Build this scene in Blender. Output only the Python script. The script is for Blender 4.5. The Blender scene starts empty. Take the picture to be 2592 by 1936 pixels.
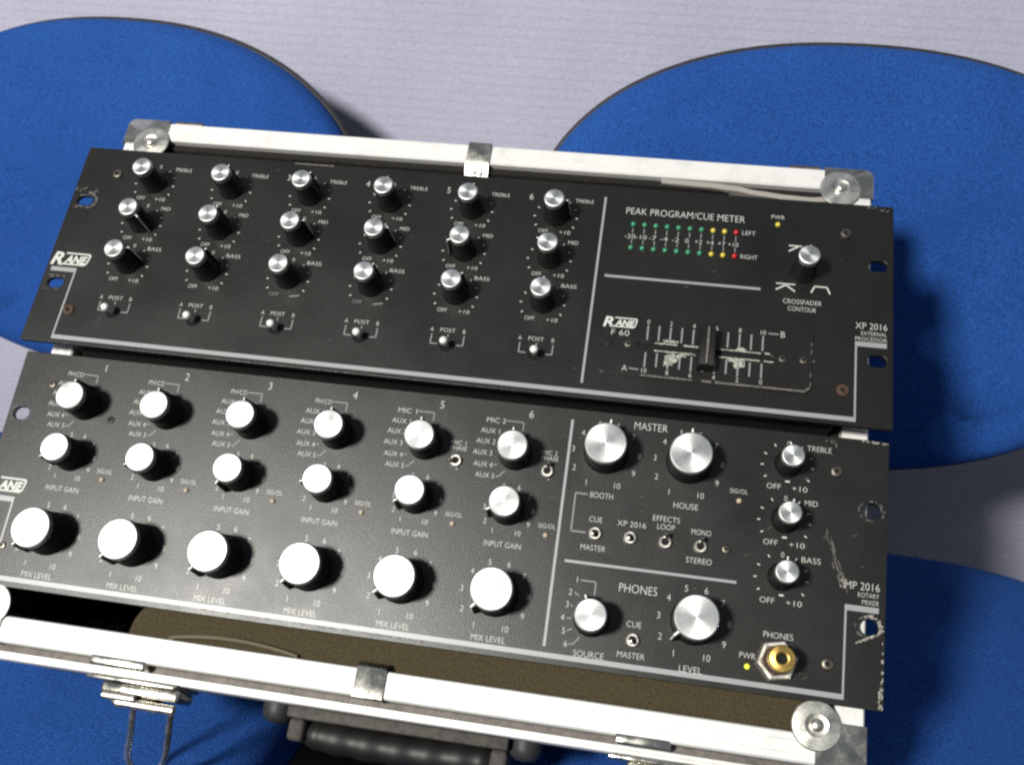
import bpy, bmesh, math, random
from mathutils import Matrix, Vector
random.seed(7)
SC = bpy.context.scene
COL = SC.collection
MM = 0.001
ORIGIN_Z = 0.658                      # height of the upper panel's lower edge above the floor
TILT = math.radians(45)               # the case leans back on the seats

# ------------------------------------------------------------------ camera
cam_d = bpy.data.cameras.new('camera')
cam = bpy.data.objects.new('camera', cam_d)
COL.objects.link(cam)
SC.camera = cam
cam_d.sensor_width = 36.0
cam_d.lens = 36.0 * 2490.44 / 2592.0
cam_d.clip_start = 0.01
cam_d.clip_end = 50
R_ = Vector((0.98531735, 0.16548643, 0.04199956))
U_ = Vector((-0.10219494, 0.37459371, 0.92153988))
F_ = Vector((-0.13676957, 0.91230137, -0.38600556))
cm = Matrix((R_, U_, -F_)).transposed().to_4x4()
cm.translation = Vector((116.798, -477.733, 206.582)) * MM + Vector((0, 0, ORIGIN_Z))
cam.matrix_world = cm
cam_d.dof.use_dof = True
cam_d.dof.focus_distance = 0.52
cam_d.dof.aperture_fstop = 34.6 / 2.6      # a phone lens: a pupil of about 2.6 mm

# ------------------------------------------------------------------ light
world = bpy.data.worlds.new('World')
SC.world = world
world.use_nodes = True
bg = world.node_tree.nodes['Background']
bg.inputs[0].default_value = (0.80, 0.88, 1.0, 1)
bg.inputs[1].default_value = 0.25

def area_lamp(name, pos, target, power, size, color):
    d = bpy.data.lights.new(name, 'AREA')
    d.shape = 'DISK'
    d.size = size
    d.energy = power
    d.color = color
    o = bpy.data.objects.new(name, d)
    COL.objects.link(o)
    o.location = pos
    o.rotation_euler = (Vector(target) - Vector(pos)).to_track_quat('-Z', 'Y').to_euler()
    return o

area_lamp('room_lamp', (-1.14, -2.30, ORIGIN_Z + 1.54), (0, 0, ORIGIN_Z), 162, 0.42, (1.0, 0.975, 0.905))

SC.view_settings.view_transform = 'Standard'
SC.view_settings.look = 'None'
SC.view_settings.exposure = 0.0
SC.view_settings.gamma = 1.0
SC.view_settings.use_curve_mapping = False
SC.render.engine = 'CYCLES'
SC.cycles.max_bounces = 6
SC.cycles.use_denoising = False
SC.cycles.filter_width = 2.4

# ------------------------------------------------------------------ materials
def mat(name, base, rough=0.5, metal=0.0, spec=None, emit=None):
    m = bpy.data.materials.new(name)
    m.use_nodes = True
    b = m.node_tree.nodes['Principled BSDF']
    b.inputs['Base Color'].default_value = (*base, 1)
    b.inputs['Roughness'].default_value = rough
    b.inputs['Metallic'].default_value = metal
    if spec is not None:
        b.inputs['Specular IOR Level'].default_value = spec
    return m

def N(m, t, **kw):
    n = m.node_tree.nodes.new(t)
    for k, v in kw.items():
        setattr(n, k, v)
    return n

def L(m, a, b):
    m.node_tree.links.new(a, b)

def coords(m, kind='Object'):
    return N(m, 'ShaderNodeTexCoord').outputs[kind]

def noise(m, vec, scale, detail=3, rough=0.55):
    n = N(m, 'ShaderNodeTexNoise')
    n.inputs['Scale'].default_value = scale
    n.inputs['Detail'].default_value = detail
    n.inputs['Roughness'].default_value = rough
    L(m, vec, n.inputs['Vector'])
    return n

def ramp(m, fac, stops):
    r = N(m, 'ShaderNodeValToRGB')
    e = r.color_ramp.elements
    while len(e) < len(stops):
        e.new(0.5)
    for i, (p, c) in enumerate(stops):
        e[i].position = p
        e[i].color = (*c, 1)
    L(m, fac, r.inputs['Fac'])
    return r

def bump(m, height, strength, dist):
    b = N(m, 'ShaderNodeBump')
    b.inputs['Strength'].default_value = strength
    b.inputs['Distance'].default_value = dist
    L(m, height, b.inputs['Height'])
    L(m, b.outputs['Normal'], m.node_tree.nodes['Principled BSDF'].inputs['Normal'])
    return b

def pb(m):
    return m.node_tree.nodes['Principled BSDF']

def mk_panel():
    m = mat('black_textured_paint', (0.02, 0.02, 0.02), 0.5, 0, 0.47)
    c = coords(m)
    big = noise(m, c, 9, 4)
    col = ramp(m, big.outputs['Fac'], [(0.32, (0.0030, 0.0038, 0.0030)), (0.72, (0.0070, 0.0058, 0.0047))])
    fine = noise(m, c, 1500, 2)
    mx = N(m, 'ShaderNodeMixRGB', blend_type='OVERLAY')
    mx.inputs['Fac'].default_value = 0.65
    L(m, col.outputs[0], mx.inputs[1])
    L(m, fine.outputs['Color'], mx.inputs[2])
    L(m, mx.outputs[0], pb(m).inputs['Base Color'])
    rr = ramp(m, noise(m, c, 16, 6, 0.65).outputs['Fac'], [(0.32, (0.32,) * 3), (0.68, (0.43,) * 3)])
    L(m, rr.outputs[0], pb(m).inputs['Roughness'])
    bump(m, fine.outputs['Fac'], 0.22, 0.0004)
    return m

def mk_fabric():
    m = mat('blue_woven_fabric', (0.01, 0.07, 0.34), 0.9, 0, 0.1)
    c = coords(m)
    fine = noise(m, c, 820, 3, 0.75)
    big = noise(m, c, 9, 5)
    a = ramp(m, fine.outputs['Fac'], [(0.28, (0.005, 0.020, 0.090)), (0.70, (0.020, 0.092, 0.365))])
    b = ramp(m, big.outputs['Fac'], [(0.3, (0.84, 0.86, 0.88)), (0.7, (1.15, 1.12, 1.08))])
    mx = N(m, 'ShaderNodeMixRGB', blend_type='MULTIPLY')
    mx.inputs['Fac'].default_value = 1
    L(m, a.outputs[0], mx.inputs[1])
    L(m, b.outputs[0], mx.inputs[2])
    L(m, mx.outputs[0], pb(m).inputs['Base Color'])
    pb(m).inputs['Sheen Weight'].default_value = 0.06
    pb(m).inputs['Sheen Tint'].default_value = (0.15, 0.4, 1.0, 1)
    bump(m, fine.outputs['Fac'], 0.6, 0.0012)
    return m

def mk_wall():
    m = mat('ribbed_lilac_wallcovering', (0.36, 0.36, 0.43), 0.85, 0, 0.2)
    c = coords(m)
    mp = N(m, 'ShaderNodeMapping')
    L(m, c, mp.inputs['Vector'])
    dist = noise(m, c, 3, 2)
    w = N(m, 'ShaderNodeTexWave', wave_type='BANDS', bands_direction='Z', wave_profile='SIN')
    w.inputs['Scale'].default_value = 38           # ribs about 8 mm apart
    w.inputs['Distortion'].default_value = 0.9
    w.inputs['Detail'].default_value = 2
    w.inputs['Detail Scale'].default_value = 4
    L(m, mp.outputs[0], w.inputs['Vector'])
    st = N(m, 'ShaderNodeMapping')
    st.inputs['Scale'].default_value = (330, 330, 420)
    L(m, c, st.inputs['Vector'])
    fib = noise(m, st.outputs[0], 1, 3)
    rib = ramp(m, w.outputs['Fac'], [(0.0, (0.915,) * 3), (0.16, (1.0,) * 3), (1.0, (1.0,) * 3)])
    base = ramp(m, noise(m, c, 5, 3).outputs['Fac'], [(0.3, (0.320, 0.327, 0.420)), (0.7, (0.380, 0.373, 0.462))])
    mx = N(m, 'ShaderNodeMixRGB', blend_type='MULTIPLY')
    mx.inputs['Fac'].default_value = 1
    L(m, base.outputs[0], mx.inputs[1])
    L(m, rib.outputs[0], mx.inputs[2])
    mx2 = N(m, 'ShaderNodeMixRGB', blend_type='OVERLAY')
    mx2.inputs['Fac'].default_value = 0.30
    L(m, mx.outputs[0], mx2.inputs[1])
    g = N(m, 'ShaderNodeRGBToBW')
    L(m, fib.outputs['Color'], g.inputs[0])
    L(m, g.outputs[0], mx2.inputs[2])
    L(m, mx2.outputs[0], pb(m).inputs['Base Color'])
    bump(m, g.outputs[0], 0.35, 0.0012)
    return m

def mk_spun():
    m = mat('spun_aluminium', (0.74, 0.76, 0.75), 0.38, 1.0)
    t = N(m, 'ShaderNodeTangent', direction_type='RADIAL', axis='Z')
    L(m, t.outputs[0], pb(m).inputs['Tangent'])
    pb(m).inputs['Anisotropic'].default_value = 0.6
    c = coords(m)
    sx = N(m, 'ShaderNodeSeparateXYZ')
    L(m, c, sx.inputs[0])
    ln = N(m, 'ShaderNodeVectorMath', operation='LENGTH')
    cx = N(m, 'ShaderNodeCombineXYZ')
    L(m, sx.outputs[0], cx.inputs[0]); L(m, sx.outputs[1], cx.inputs[1])
    L(m, cx.outputs[0], ln.inputs[0])
    nz = N(m, 'ShaderNodeTexNoise', noise_dimensions='1D')
    nz.inputs['Scale'].default_value = 4000
    nz.inputs['Detail'].default_value = 2
    L(m, ln.outputs['Value'], nz.inputs['W'])
    r = ramp(m, nz.outputs['Fac'], [(0.3, (0.42,) * 3), (0.7, (0.56,) * 3)])
    L(m, r.outputs[0], pb(m).inputs['Roughness'])
    oi = N(m, 'ShaderNodeObjectInfo')
    ad = N(m, 'ShaderNodeVectorMath', operation='ADD')
    sc_ = N(m, 'ShaderNodeVectorMath', operation='SCALE')
    L(m, oi.outputs['Location'], sc_.inputs[0])
    sc_.inputs['Scale'].default_value = 37
    L(m, c, ad.inputs[0]); L(m, sc_.outputs[0], ad.inputs[1])
    sm = noise(m, ad.outputs[0], 170, 5, 0.7)
    cr = ramp(m, sm.outputs['Fac'], [(0.30, (0.42, 0.43, 0.42)), (0.62, (0.62, 0.64, 0.63))])
    L(m, cr.outputs[0], pb(m).inputs['Base Color'])
    return m

def mk_brushed(name, base, rough, axis_scale, metal=0.55):
    m = mat(name, base, rough, metal)
    c = coords(m)
    mp = N(m, 'ShaderNodeMapping')
    mp.inputs['Scale'].default_value = axis_scale
    L(m, c, mp.inputs['Vector'])
    n = noise(m, mp.outputs[0], 1, 4)
    r = ramp(m, n.outputs['Fac'], [(0.3, (rough - 0.08,) * 3), (0.7, (rough + 0.08,) * 3)])
    L(m, r.outputs[0], pb(m).inputs['Roughness'])
    cr = ramp(m, noise(m, c, 55, 7, 0.75).outputs['Fac'], [(0.30, tuple(x * 0.84 for x in base)), (0.52, base)])
    L(m, cr.outputs[0], pb(m).inputs['Base Color'])
    bump(m, n.outputs['Fac'], 0.08, 0.0005)
    return m

def mk_chrome(name='worn_chrome', base=(0.52, 0.51, 0.455), rough=0.2):
    m = mat(name, base, rough, 1.0)
    c = coords(m)
    n = noise(m, c, 120, 5, 0.7)
    r = ramp(m, n.outputs['Fac'], [(0.35, (rough - 0.06,) * 3), (0.7, (rough + 0.2,) * 3)])
    L(m, r.outputs[0], pb(m).inputs['Roughness'])
    k = ramp(m, noise(m, c, 45, 5, 0.7).outputs['Fac'], [(0.3, tuple(x * 0.6 for x in base)), (0.55, base)])
    L(m, k.outputs[0], pb(m).inputs['Base Color'])
    return m

def mk_rough(name, c0, c1, scale, rough=0.9, bstr=0.5, bd=0.001):
    m = mat(name, c0, rough, 0, 0.25)
    c = coords(m)
    n = noise(m, c, scale, 4, 0.65)
    r = ramp(m, n.outputs['Fac'], [(0.3, c0), (0.7, c1)])
    L(m, r.outputs[0], pb(m).inputs['Base Color'])
    bump(m, n.outputs['Fac'], bstr, bd)
    return m

M_PANEL = mk_panel()
M_FABRIC = mk_fabric()
M_WALL = mk_wall()
M_SPUN = mk_spun()
M_ALU_X = mk_brushed('anodised_aluminium', (0.66, 0.655, 0.635), 0.5, (30, 900, 900), 0.25)
M_CHROME = mk_chrome()
M_NUT = mk_chrome('nickel_nut', (0.74, 0.70, 0.63), 0.32)
M_DISC = mk_chrome('satin_steel_disc', (0.66, 0.65, 0.59), 0.34)
M_BRASS = mk_chrome('brass', (0.83, 0.56, 0.16), 0.28)
M_KNOB = mat('black_knob_plastic', (0.006, 0.006, 0.006), 0.5, 0, 0.3)
M_DARK = mat('black_recess', (0.006, 0.006, 0.006), 0.7, 0, 0.2)
M_SHELL = mk_rough('black_chair_plastic', (0.016, 0.016, 0.018), (0.03, 0.03, 0.032), 300, 0.5, 0.3, 0.0004)
M_PRINT = mat('white_screen_print', (0.46, 0.47, 0.44), 0.38, 0, 0.47)
M_PRINT_G = mat('grey_screen_print', (0.18, 0.19, 0.188), 0.38, 0, 0.47)
M_TRIM = mat('silver_screen_print', (0.25, 0.26, 0.265), 0.45, 0.15)
M_POINT = mat('white_pointer_paint', (0.72, 0.73, 0.71), 0.6)
M_WEAR = mk_rough('bare_worn_metal', (0.15, 0.14, 0.12), (0.42, 0.40, 0.36), 700, 0.6, 0.4, 0.0003)
M_SCUFF = mk_rough('scuffed_paint', (0.05, 0.046, 0.042), (0.17, 0.155, 0.14), 900, 0.7, 0.3, 0.0003)
M_CHIP = mk_rough('pale_chipped_paint', (0.17, 0.185, 0.155), (0.42, 0.44, 0.37), 700, 0.85, 0.4, 0.0003)
M_RUST = mk_rough('rusty_steel', (0.030, 0.018, 0.012), (0.085, 0.050, 0.034), 600, 0.75, 0.4, 0.0003)
M_SCREW = mk_chrome('steel_screw', (0.17, 0.155, 0.13), 0.42)
M_GREEN = mat('green_led_lens', (0.030, 0.205, 0.100), 0.3)
M_YELLOW = mat('yellow_led_lens', (0.50, 0.40, 0.05), 0.3)
M_LIME = mat('lime_led_lens', (0.80, 0.85, 0.06), 0.3)
M_RED = mat('red_led_lens', (0.40, 0.006, 0.009), 0.3)
M_AMBER = mat('clear_led_lens', (0.36, 0.30, 0.23), 0.3)
M_FOAM = mk_rough('olive_brown_lining', (0.030, 0.024, 0.012), (0.060, 0.048, 0.024), 700, 0.95, 0.6, 0.001)
M_FOAM_D = mk_rough('black_foam', (0.008, 0.007, 0.006), (0.017, 0.015, 0.013), 300, 0.95, 0.6, 0.001)
M_LAMINATE = mk_rough('grey_case_laminate', (0.17, 0.165, 0.165), (0.24, 0.23, 0.225), 260, 0.55, 0.3, 0.0005)
M_RUBBER = mat('black_handle_plastic', (0.007, 0.007, 0.007), 0.5, 0, 0.35)
M_LEVER = mat('satin_nickel_lever', (0.80, 0.80, 0.76), 0.4, 0.45)
M_FLAP2 = mat('olive_lining_edge', (0.085, 0.07, 0.042), 0.8)
M_HANDLE = mk_rough('dark_grey_handle_frame', (0.034, 0.031, 0.028), (0.068, 0.062, 0.055), 300, 0.7, 0.3, 0.0004)
M_GROOVE_SHADE = mk_rough('grey_brown_groove_shade', (0.085, 0.075, 0.070), (0.17, 0.15, 0.135), 200, 0.6, 0.3, 0.0004)  # shade of the rim groove, put into the colour
M_FLAP = mat('pale_lining_edge', (0.25, 0.23, 0.215), 0.75)
M_CHASSIS = mat('black_steel_chassis', (0.015, 0.014, 0.014), 0.55)
M_FLOOR = mk_rough('dark_grey_carpet', (0.003, 0.003, 0.0035), (0.007, 0.007, 0.008), 300, 1.0, 0.6, 0.002)
M_TUBE = mat('black_powder_coated_tube', (0.015, 0.015, 0.016), 0.4)

# ------------------------------------------------------------------ mesh helpers (all in millimetres)
def mesh_of(name, verts, faces, material, smooth=None):
    me = bpy.data.meshes.new(name)
    me.from_pydata([(x * MM, y * MM, z * MM) for x, y, z in verts], [], faces)
    me.materials.append(material)
    if smooth is not None:
        me.shade_smooth()
        me.set_sharp_from_angle(angle=math.radians(smooth))
    me.update()
    return me

def bm_mesh(name, bm, material, smooth=None):
    bmesh.ops.recalc_face_normals(bm, faces=bm.faces)
    bmesh.ops.scale(bm, vec=(MM,) * 3, verts=bm.verts)
    me = bpy.data.meshes.new(name)
    bm.to_mesh(me)
    bm.free()
    me.materials.append(material)
    if smooth is not None:
        me.shade_smooth()
        me.set_sharp_from_angle(angle=math.radians(smooth))
    return me

def put(name, me, parent=None, loc=(0, 0, 0), rot=(0, 0, 0), **props):
    o = bpy.data.objects.new(name, me)
    COL.objects.link(o)
    o.parent = parent
    o.location = Vector(loc) * MM
    o.rotation_euler = rot
    for k, v in props.items():
        o[k] = v
    return o

def thing(name, label, category, loc, rot=(0, 0, 0), group=None):
    o = bpy.data.objects.new(name, None)
    COL.objects.link(o)
    o.empty_display_size = 0.05
    o.location = loc
    o.rotation_euler = rot
    o['label'] = label
    o['category'] = category
    if group:
        o['group'] = group
    return o

def lathe(profile, seg=40, flute=None):
    """profile of (r, z); flute = (set of profile indices, depth, period)"""
    v, f = [], []
    n = len(profile)
    for i, (r, z) in enumerate(profile):
        for k in range(seg):
            a = 2 * math.pi * k / seg
            rr = r
            if flute and i in flute[0] and (k % flute[2]) == 0:
                rr -= flute[1]
            v.append((rr * math.cos(a), rr * math.sin(a), z))
    for i in range(n - 1):
        for k in range(seg):
            k2 = (k + 1) % seg
            f.append((i * seg + k, i * seg + k2, (i + 1) * seg + k2, (i + 1) * seg + k))
    f.append(tuple(range(seg - 1, -1, -1)))
    f.append(tuple((n - 1) * seg + k for k in range(seg)))
    return v, f

def join(*geos):
    V, Fc = [], []
    for v, f in geos:
        b = len(V)
        V += list(v)
        Fc += [tuple(i + b for i in q) for q in f]
    return V, Fc

def box(x0, x1, y0, y1, z0, z1):
    v = [(x0, y0, z0), (x1, y0, z0), (x1, y1, z0), (x0, y1, z0), (x0, y0, z1), (x1, y0, z1), (x1, y1, z1), (x0, y1, z1)]
    f = [(3, 2, 1, 0), (4, 5, 6, 7), (0, 1, 5, 4), (1, 2, 6, 5), (2, 3, 7, 6), (3, 0, 4, 7)]
    return v, f

def bbox_mesh(name, x0, x1, y0, y1, z0, z1, material, bev=0.8, seg=2):
    bm = bmesh.new()
    v, f = box(x0, x1, y0, y1, z0, z1)
    vs = [bm.verts.new(p) for p in v]
    for q in f:
        bm.faces.new([vs[i] for i in q])
    if bev:
        bmesh.ops.bevel(bm, geom=bm.edges[:], offset=bev, segments=seg, affect='EDGES', profile=0.5)
    return bm_mesh(name, bm, material, 40)

def prism(poly, axis_pts):
    """extrude polygon (list of (o,z)) along mapping functions: axis_pts = [f0, f1], each maps (o,z)->xyz"""
    n = len(poly)
    v = [axis_pts[0](*p) for p in poly] + [axis_pts[1](*p) for p in poly]
    f = [tuple(range(n)), tuple(range(2 * n - 1, n - 1, -1))]
    for i in range(n):
        j = (i + 1) % n
        f.append((i, i + n, j + n, j))
    return v, f

def tube(points, r, seg=10, closed=False):
    pts = [Vector(p) for p in points]
    n = len(pts)
    rad = r if isinstance(r, (list, tuple)) else [r] * n
    v, f = [], []
    prev = None
    for i, p in enumerate(pts):
        if closed:
            t = pts[(i + 1) % n] - pts[i - 1]
        else:
            t = pts[min(i + 1, n - 1)] - pts[max(i - 1, 0)]
        t.normalize()
        if prev is None:
            a = t.orthogonal().normalized()
        else:
            a = (prev - t * prev.dot(t)).normalized()
        prev = a
        b = t.cross(a)
        for k in range(seg):
            w = 2 * math.pi * k / seg
            v.append(tuple(p + (a * math.cos(w) + b * math.sin(w)) * rad[i]))
    for i in range(n if closed else n - 1):
        j = (i + 1) % n
        for k in range(seg):
            k2 = (k + 1) % seg
            f.append((i * seg + k, i * seg + k2, j * seg + k2, j * seg + k))
    if not closed:
        f.append(tuple(range(seg - 1, -1, -1)))
        f.append(tuple((n - 1) * seg + k for k in range(seg)))
    return v, f

# ---- plates with holes (2D filled curve, turned into a mesh)
def rrect(x0, x1, y0, y1, r, n=6):
    out = []
    for cx, cy, a0 in ((x1 - r, y1 - r, 0), (x0 + r, y1 - r, 90), (x0 + r, y0 + r, 180), (x1 - r, y0 + r, 270)):
        for k in range(n + 1):
            a = math.radians(a0 + 90 * k / n)
            out.append((cx + r * math.cos(a), cy + r * math.sin(a)))
    return out

def slot(cx, cy, w, h, n=8):
    return rrect(cx - w / 2, cx + w / 2, cy - h / 2, cy + h / 2, min(w, h) / 2 - 0.01, n)

def plate_mesh(name, loops, z0, z1, material, bev=0.25):
    cu = bpy.data.curves.new(name + '_outline', 'CURVE')
    cu.dimensions = '2D'
    cu.fill_mode = 'BOTH'
    cu.extrude = (z1 - z0) / 2 - bev
    cu.bevel_depth = bev
    cu.bevel_resolution = 1
    cu.offset = -bev
    for lp in loops:
        s = cu.splines.new('POLY')
        s.points.add(len(lp) - 1)
        for p, (x, y) in zip(s.points, lp):
            p.co = (x, y, 0, 1)
        s.use_cyclic_u = True
    o = bpy.data.objects.new(name + '_tmp', cu)
    COL.objects.link(o)
    dg = bpy.context.evaluated_depsgraph_get()
    e = o.evaluated_get(dg)
    tm = e.to_mesh()
    v = [(p.co.x, p.co.y, p.co.z + (z0 + z1) / 2) for p in tm.vertices]
    f = [tuple(q.vertices) for q in tm.polygons]
    e.to_mesh_clear()
    bpy.data.objects.remove(o)
    bpy.data.curves.remove(cu)
    return mesh_of(name, v, f, material)

# ---- lettering
_glyph = {}
def glyphs(s, off):
    if (s, off) in _glyph:
        return _glyph[(s, off)]
    cu = bpy.data.curves.new('lettering_tmp', 'FONT')
    cu.body = s
    cu.resolution_u = 3
    cu.offset = off
    o = bpy.data.objects.new('lettering_tmp', cu)
    COL.objects.link(o)
    dg = bpy.context.evaluated_depsgraph_get()
    e = o.evaluated_get(dg)
    tm = e.to_mesh()
    v = [(p.co.x, p.co.y) for p in tm.vertices]
    f = [tuple(q.vertices) for q in tm.polygons]
    e.to_mesh_clear()
    bpy.data.objects.remove(o)
    bpy.data.curves.remove(cu)
    _glyph[(s, off)] = (v, f)
    return v, f

class Print:
    """flat screen print gathered into one mesh"""
    def __init__(self, z=0.09):
        self.v, self.f, self.z = [], [], z
    def text(self, s, x, y, h, w=None, align='c', off=-0.013, slant=0.0):
        v, f = glyphs(s, off)
        xs = [p[0] for p in v]
        x0, x1 = min(xs), max(xs)
        capv, _ = glyphs('H', off)
        cap = max(p[1] for p in capv)
        sy = h / cap
        sx = sy * 0.92 if w is None else w / (x1 - x0)
        wid = (x1 - x0) * sx
        ox = {'c': x - wid / 2, 'l': x, 'r': x - wid}[align]
        b = len(self.v)
        for px, py in v:
            yy = py * sy - h / 2
            self.v.append((ox + (px - x0) * sx + slant * yy, y + yy, self.z))
        self.f += [tuple(i + b for i in q) for q in f]
    def line(self, x0, y0, x1, y1, w):
        d = Vector((x1 - x0, y1 - y0))
        n = Vector((-d.y, d.x)).normalized() * w / 2
        b = len(self.v)
        self.v += [(x0 + n.x, y0 + n.y, self.z), (x0 - n.x, y0 - n.y, self.z), (x1 - n.x, y1 - n.y, self.z), (x1 + n.x, y1 + n.y, self.z)]
        self.f.append((b, b + 1, b + 2, b + 3))
    def poly(self, pts):
        b = len(self.v)
        self.v += [(x, y, self.z) for x, y in pts]
        self.f.append(tuple(range(b, b + len(pts))))
    def ring(self, outer, inner):
        b = len(self.v)
        n = len(outer)
        self.v += [(x, y, self.z) for x, y in outer] + [(x, y, self.z) for x, y in inner]
        for i in range(n):
            j = (i + 1) % n
            self.f.append((b + i, b + j, b + n + j, b + n + i))
    def blob(self, cx, cy, rx, ry, ang=0, n=18, jag=0.35, rng=random):
        pts = []
        ca, sa = math.cos(math.radians(ang)), math.sin(math.radians(ang))
        for k in range(n):
            a = 2 * math.pi * k / n
            q = 1 + rng.uniform(-jag, jag)
            x, y = rx * q * math.cos(a), ry * q * math.sin(a)
            pts.append((cx + x * ca - y * sa, cy + x * sa + y * ca))
        b = len(self.v)
        self.v += [(cx, cy, self.z)] + [(x, y, self.z) for x, y in pts]
        for k in range(n):
            self.f.append((b, b + 1 + k, b + 1 + (k + 1) % n))
    def build(self, name, material, parent, **kw):
        return put(name, mesh_of(name, self.v, self.f, material), parent, **kw)

# ------------------------------------------------------------------ shared control meshes
def knob_meshes(rc, rb, h, fin_top, fin_bot, fin_w, nflute):
    """rc cap radius, rb base radius, h height; a fin carries the pointer line"""
    seg = nflute * 2
    body = lathe([(rb, 0.3), (rb, 1.6), (rb - 0.5, 2.4), (rc + 0.45, 3.4), (rc + 0.2, h - 3.9), (rc - 0.1, h - 3.5), (rc - 0.2, h - 3.1)], seg,
                 ({3, 4}, 0.35, 2))
    w = fin_w / 2
    fin = ([(rc - 1.2, -w, 0.35), (fin_bot, -w * 0.8, 0.35), (fin_top, -w * 0.6, h - 3.4), (rc - 1.2, -w, h - 3.0),
            (rc - 1.2, w, 0.35), (fin_bot, w * 0.8, 0.35), (fin_top, w * 0.6, h - 3.4), (rc - 1.2, w, h - 3.0)],
           [(0, 1, 2, 3), (7, 6, 5, 4), (1, 5, 6, 2), (2, 6, 7, 3), (0, 4, 5, 1)])
    mb = mesh_of('knob_body', *join(body, fin), M_KNOB, 35)
    cap = lathe([(rc, h - 3.3), (rc, h - 0.9), (rc - 0.25, h - 0.25), (rc - 0.75, h), (0.12, h + 0.02)], 56)
    mc = mesh_of('knob_cap', *cap, M_SPUN, 24)
    # pointer line: up the front edge of the fin and over its top
    q = max(0.32, w * 0.28)
    e = 0.12
    line = ([(fin_bot + e, -q, 0.6), (fin_bot + e, q, 0.6), (fin_top + e, q, h - 3.3), (fin_top + e, -q, h - 3.3),
             (rc - 0.1, q, h - 2.9), (rc - 0.1, -q, h - 2.9),
             (fin_bot - 0.4, -q, 0.6), (fin_bot - 0.4, q, 0.6), (fin_top - 0.4, q, h - 3.6), (fin_top - 0.4, -q, h - 3.6)],
            [(0, 1, 2, 3), (3, 2, 4, 5), (6, 9, 8, 7), (0, 3, 9, 6), (1, 7, 8, 2)])
    ml = mesh_of('pointer_line', *line, M_POINT)
    return mb, mc, ml

K_SMALL = knob_meshes(5.75, 7.0, 19.0, 7.6, 8.6, 1.7, 24)
K_MID = knob_meshes(8.05, 9.0, 19.0, 10.2, 11.4, 2.4, 30)
K_BIG = knob_meshes(10.85, 11.8, 19.0, 13.4, 14.8, 3.0, 40)

def knob(kit, parent, x, y, ang):
    b = put('knob', kit[0], parent, (x, y, 0), (0, 0, math.radians(ang)))
    put('knob_cap', kit[1], b)
    put('pointer_line', kit[2], b)
    return b

def screw_mesh(r, h, material):
    v, f = lathe([(r, -0.2), (r, h * 0.35), (r * 0.86, h * 0.8), (r * 0.55, h), (r * 0.42, h), (r * 0.36, h * 0.35), (0.05, h * 0.35)], 20)
    return mesh_of('screw', v, f, material, 30)

S_BIG = screw_mesh(3.1, 1.5, M_SCREW)
S_SMALL = screw_mesh(2.1, 0.9, M_SCREW)
S_DARK = screw_mesh(2.1, 0.7, M_KNOB)
S_RUST = screw_mesh(3.3, 1.3, M_RUST)
SOCKET = mesh_of('screw_recess', *lathe([(1.15, 0), (0.9, 0.06)], 6), M_DARK)

def screw(me, parent, x, y, z=0, ang=0):
    s = put('screw', me, parent, (x, y, z), (0, 0, ang))
    put('screw_recess', SOCKET, s, (0, 0, 0.55))
    return s

def led_mesh(name, m, r=1.45):
    return mesh_of('led', *lathe([(r, -0.1), (r, 0.5), (r * 0.9, 0.95), (r * 0.6, 1.4), (r * 0.2, 1.6), (0.03, 1.62)], 18), m, 60)

LED = {k: led_mesh(k, m) for k, m in dict(g=M_GREEN, y=M_YELLOW, r=M_RED, a=M_AMBER, l=M_LIME).items()}

# chrome bat toggles of the lower unit
T_NUT = mesh_of('toggle_nut', *lathe([(3.35, 0.05), (3.45, 0.6), (3.3, 1.5), (2.9, 1.9), (2.0, 1.9), (1.9, 1.2), (0.05, 1.2)], 26), M_NUT, 35)
T_HOLE = mesh_of('toggle_bushing', *lathe([(1.9, 1.22), (1.85, 1.5), (0.05, 1.45)], 16), M_DARK, 35)
T_LEVER = mesh_of('toggle_lever', *lathe([(0.75, 1.0), (0.8, 3.4), (1.15, 5.6), (1.2, 6.2), (0.9, 6.8), (0.1, 7.0)], 14), M_CHROME, 40)

def toggle(parent, x, y, tilt, az):
    n = put('toggle_switch', T_NUT, parent, (x, y, 0))
    put('toggle_bushing', T_HOLE, n)
    o = put('toggle_lever', T_LEVER, n)
    o.rotation_euler = (Matrix.Rotation(math.radians(az), 3, 'Z') @ Matrix.Rotation(math.radians(tilt), 3, 'Y')).to_euler()
    return n

# assignment toggles of the upper unit: lever in a dark round recess
A_RECESS = mesh_of('switch_recess', *lathe([(4.2, 0.04), (4.2, 0.35), (3.7, 0.35), (3.4, 0.12), (0.05, 0.12)], 28), M_DARK, 40)
A_LEVER = mesh_of('switch_lever', *lathe([(1.2, 0.1), (1.25, 3.0), (1.7, 5.5), (2.2, 7.2), (2.3, 8.2), (1.9, 9.2), (1.0, 9.7), (0.05, 9.8)], 18), M_LEVER, 50)

# ------------------------------------------------------------------ setting
wall = bbox_mesh('wall', -2600, 2600, 0, 120, -40, 2600, M_WALL, 0)
ow = put('wall', wall, None, (0, 425, 0))
ow['kind'] = 'structure'
fl = bbox_mesh('floor', -2600, 2600, -2600, 424, -60, 0, M_FLOOR, 0)
of = put('floor', fl)
of['kind'] = 'structure'

# ------------------------------------------------------------------ chairs
def sup(a, w, h, n):
    c, s = math.cos(a), math.sin(a)
    return (w * math.copysign(abs(c) ** (2 / n), c), h * math.copysign(abs(s) ** (2 / n), s))

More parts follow.
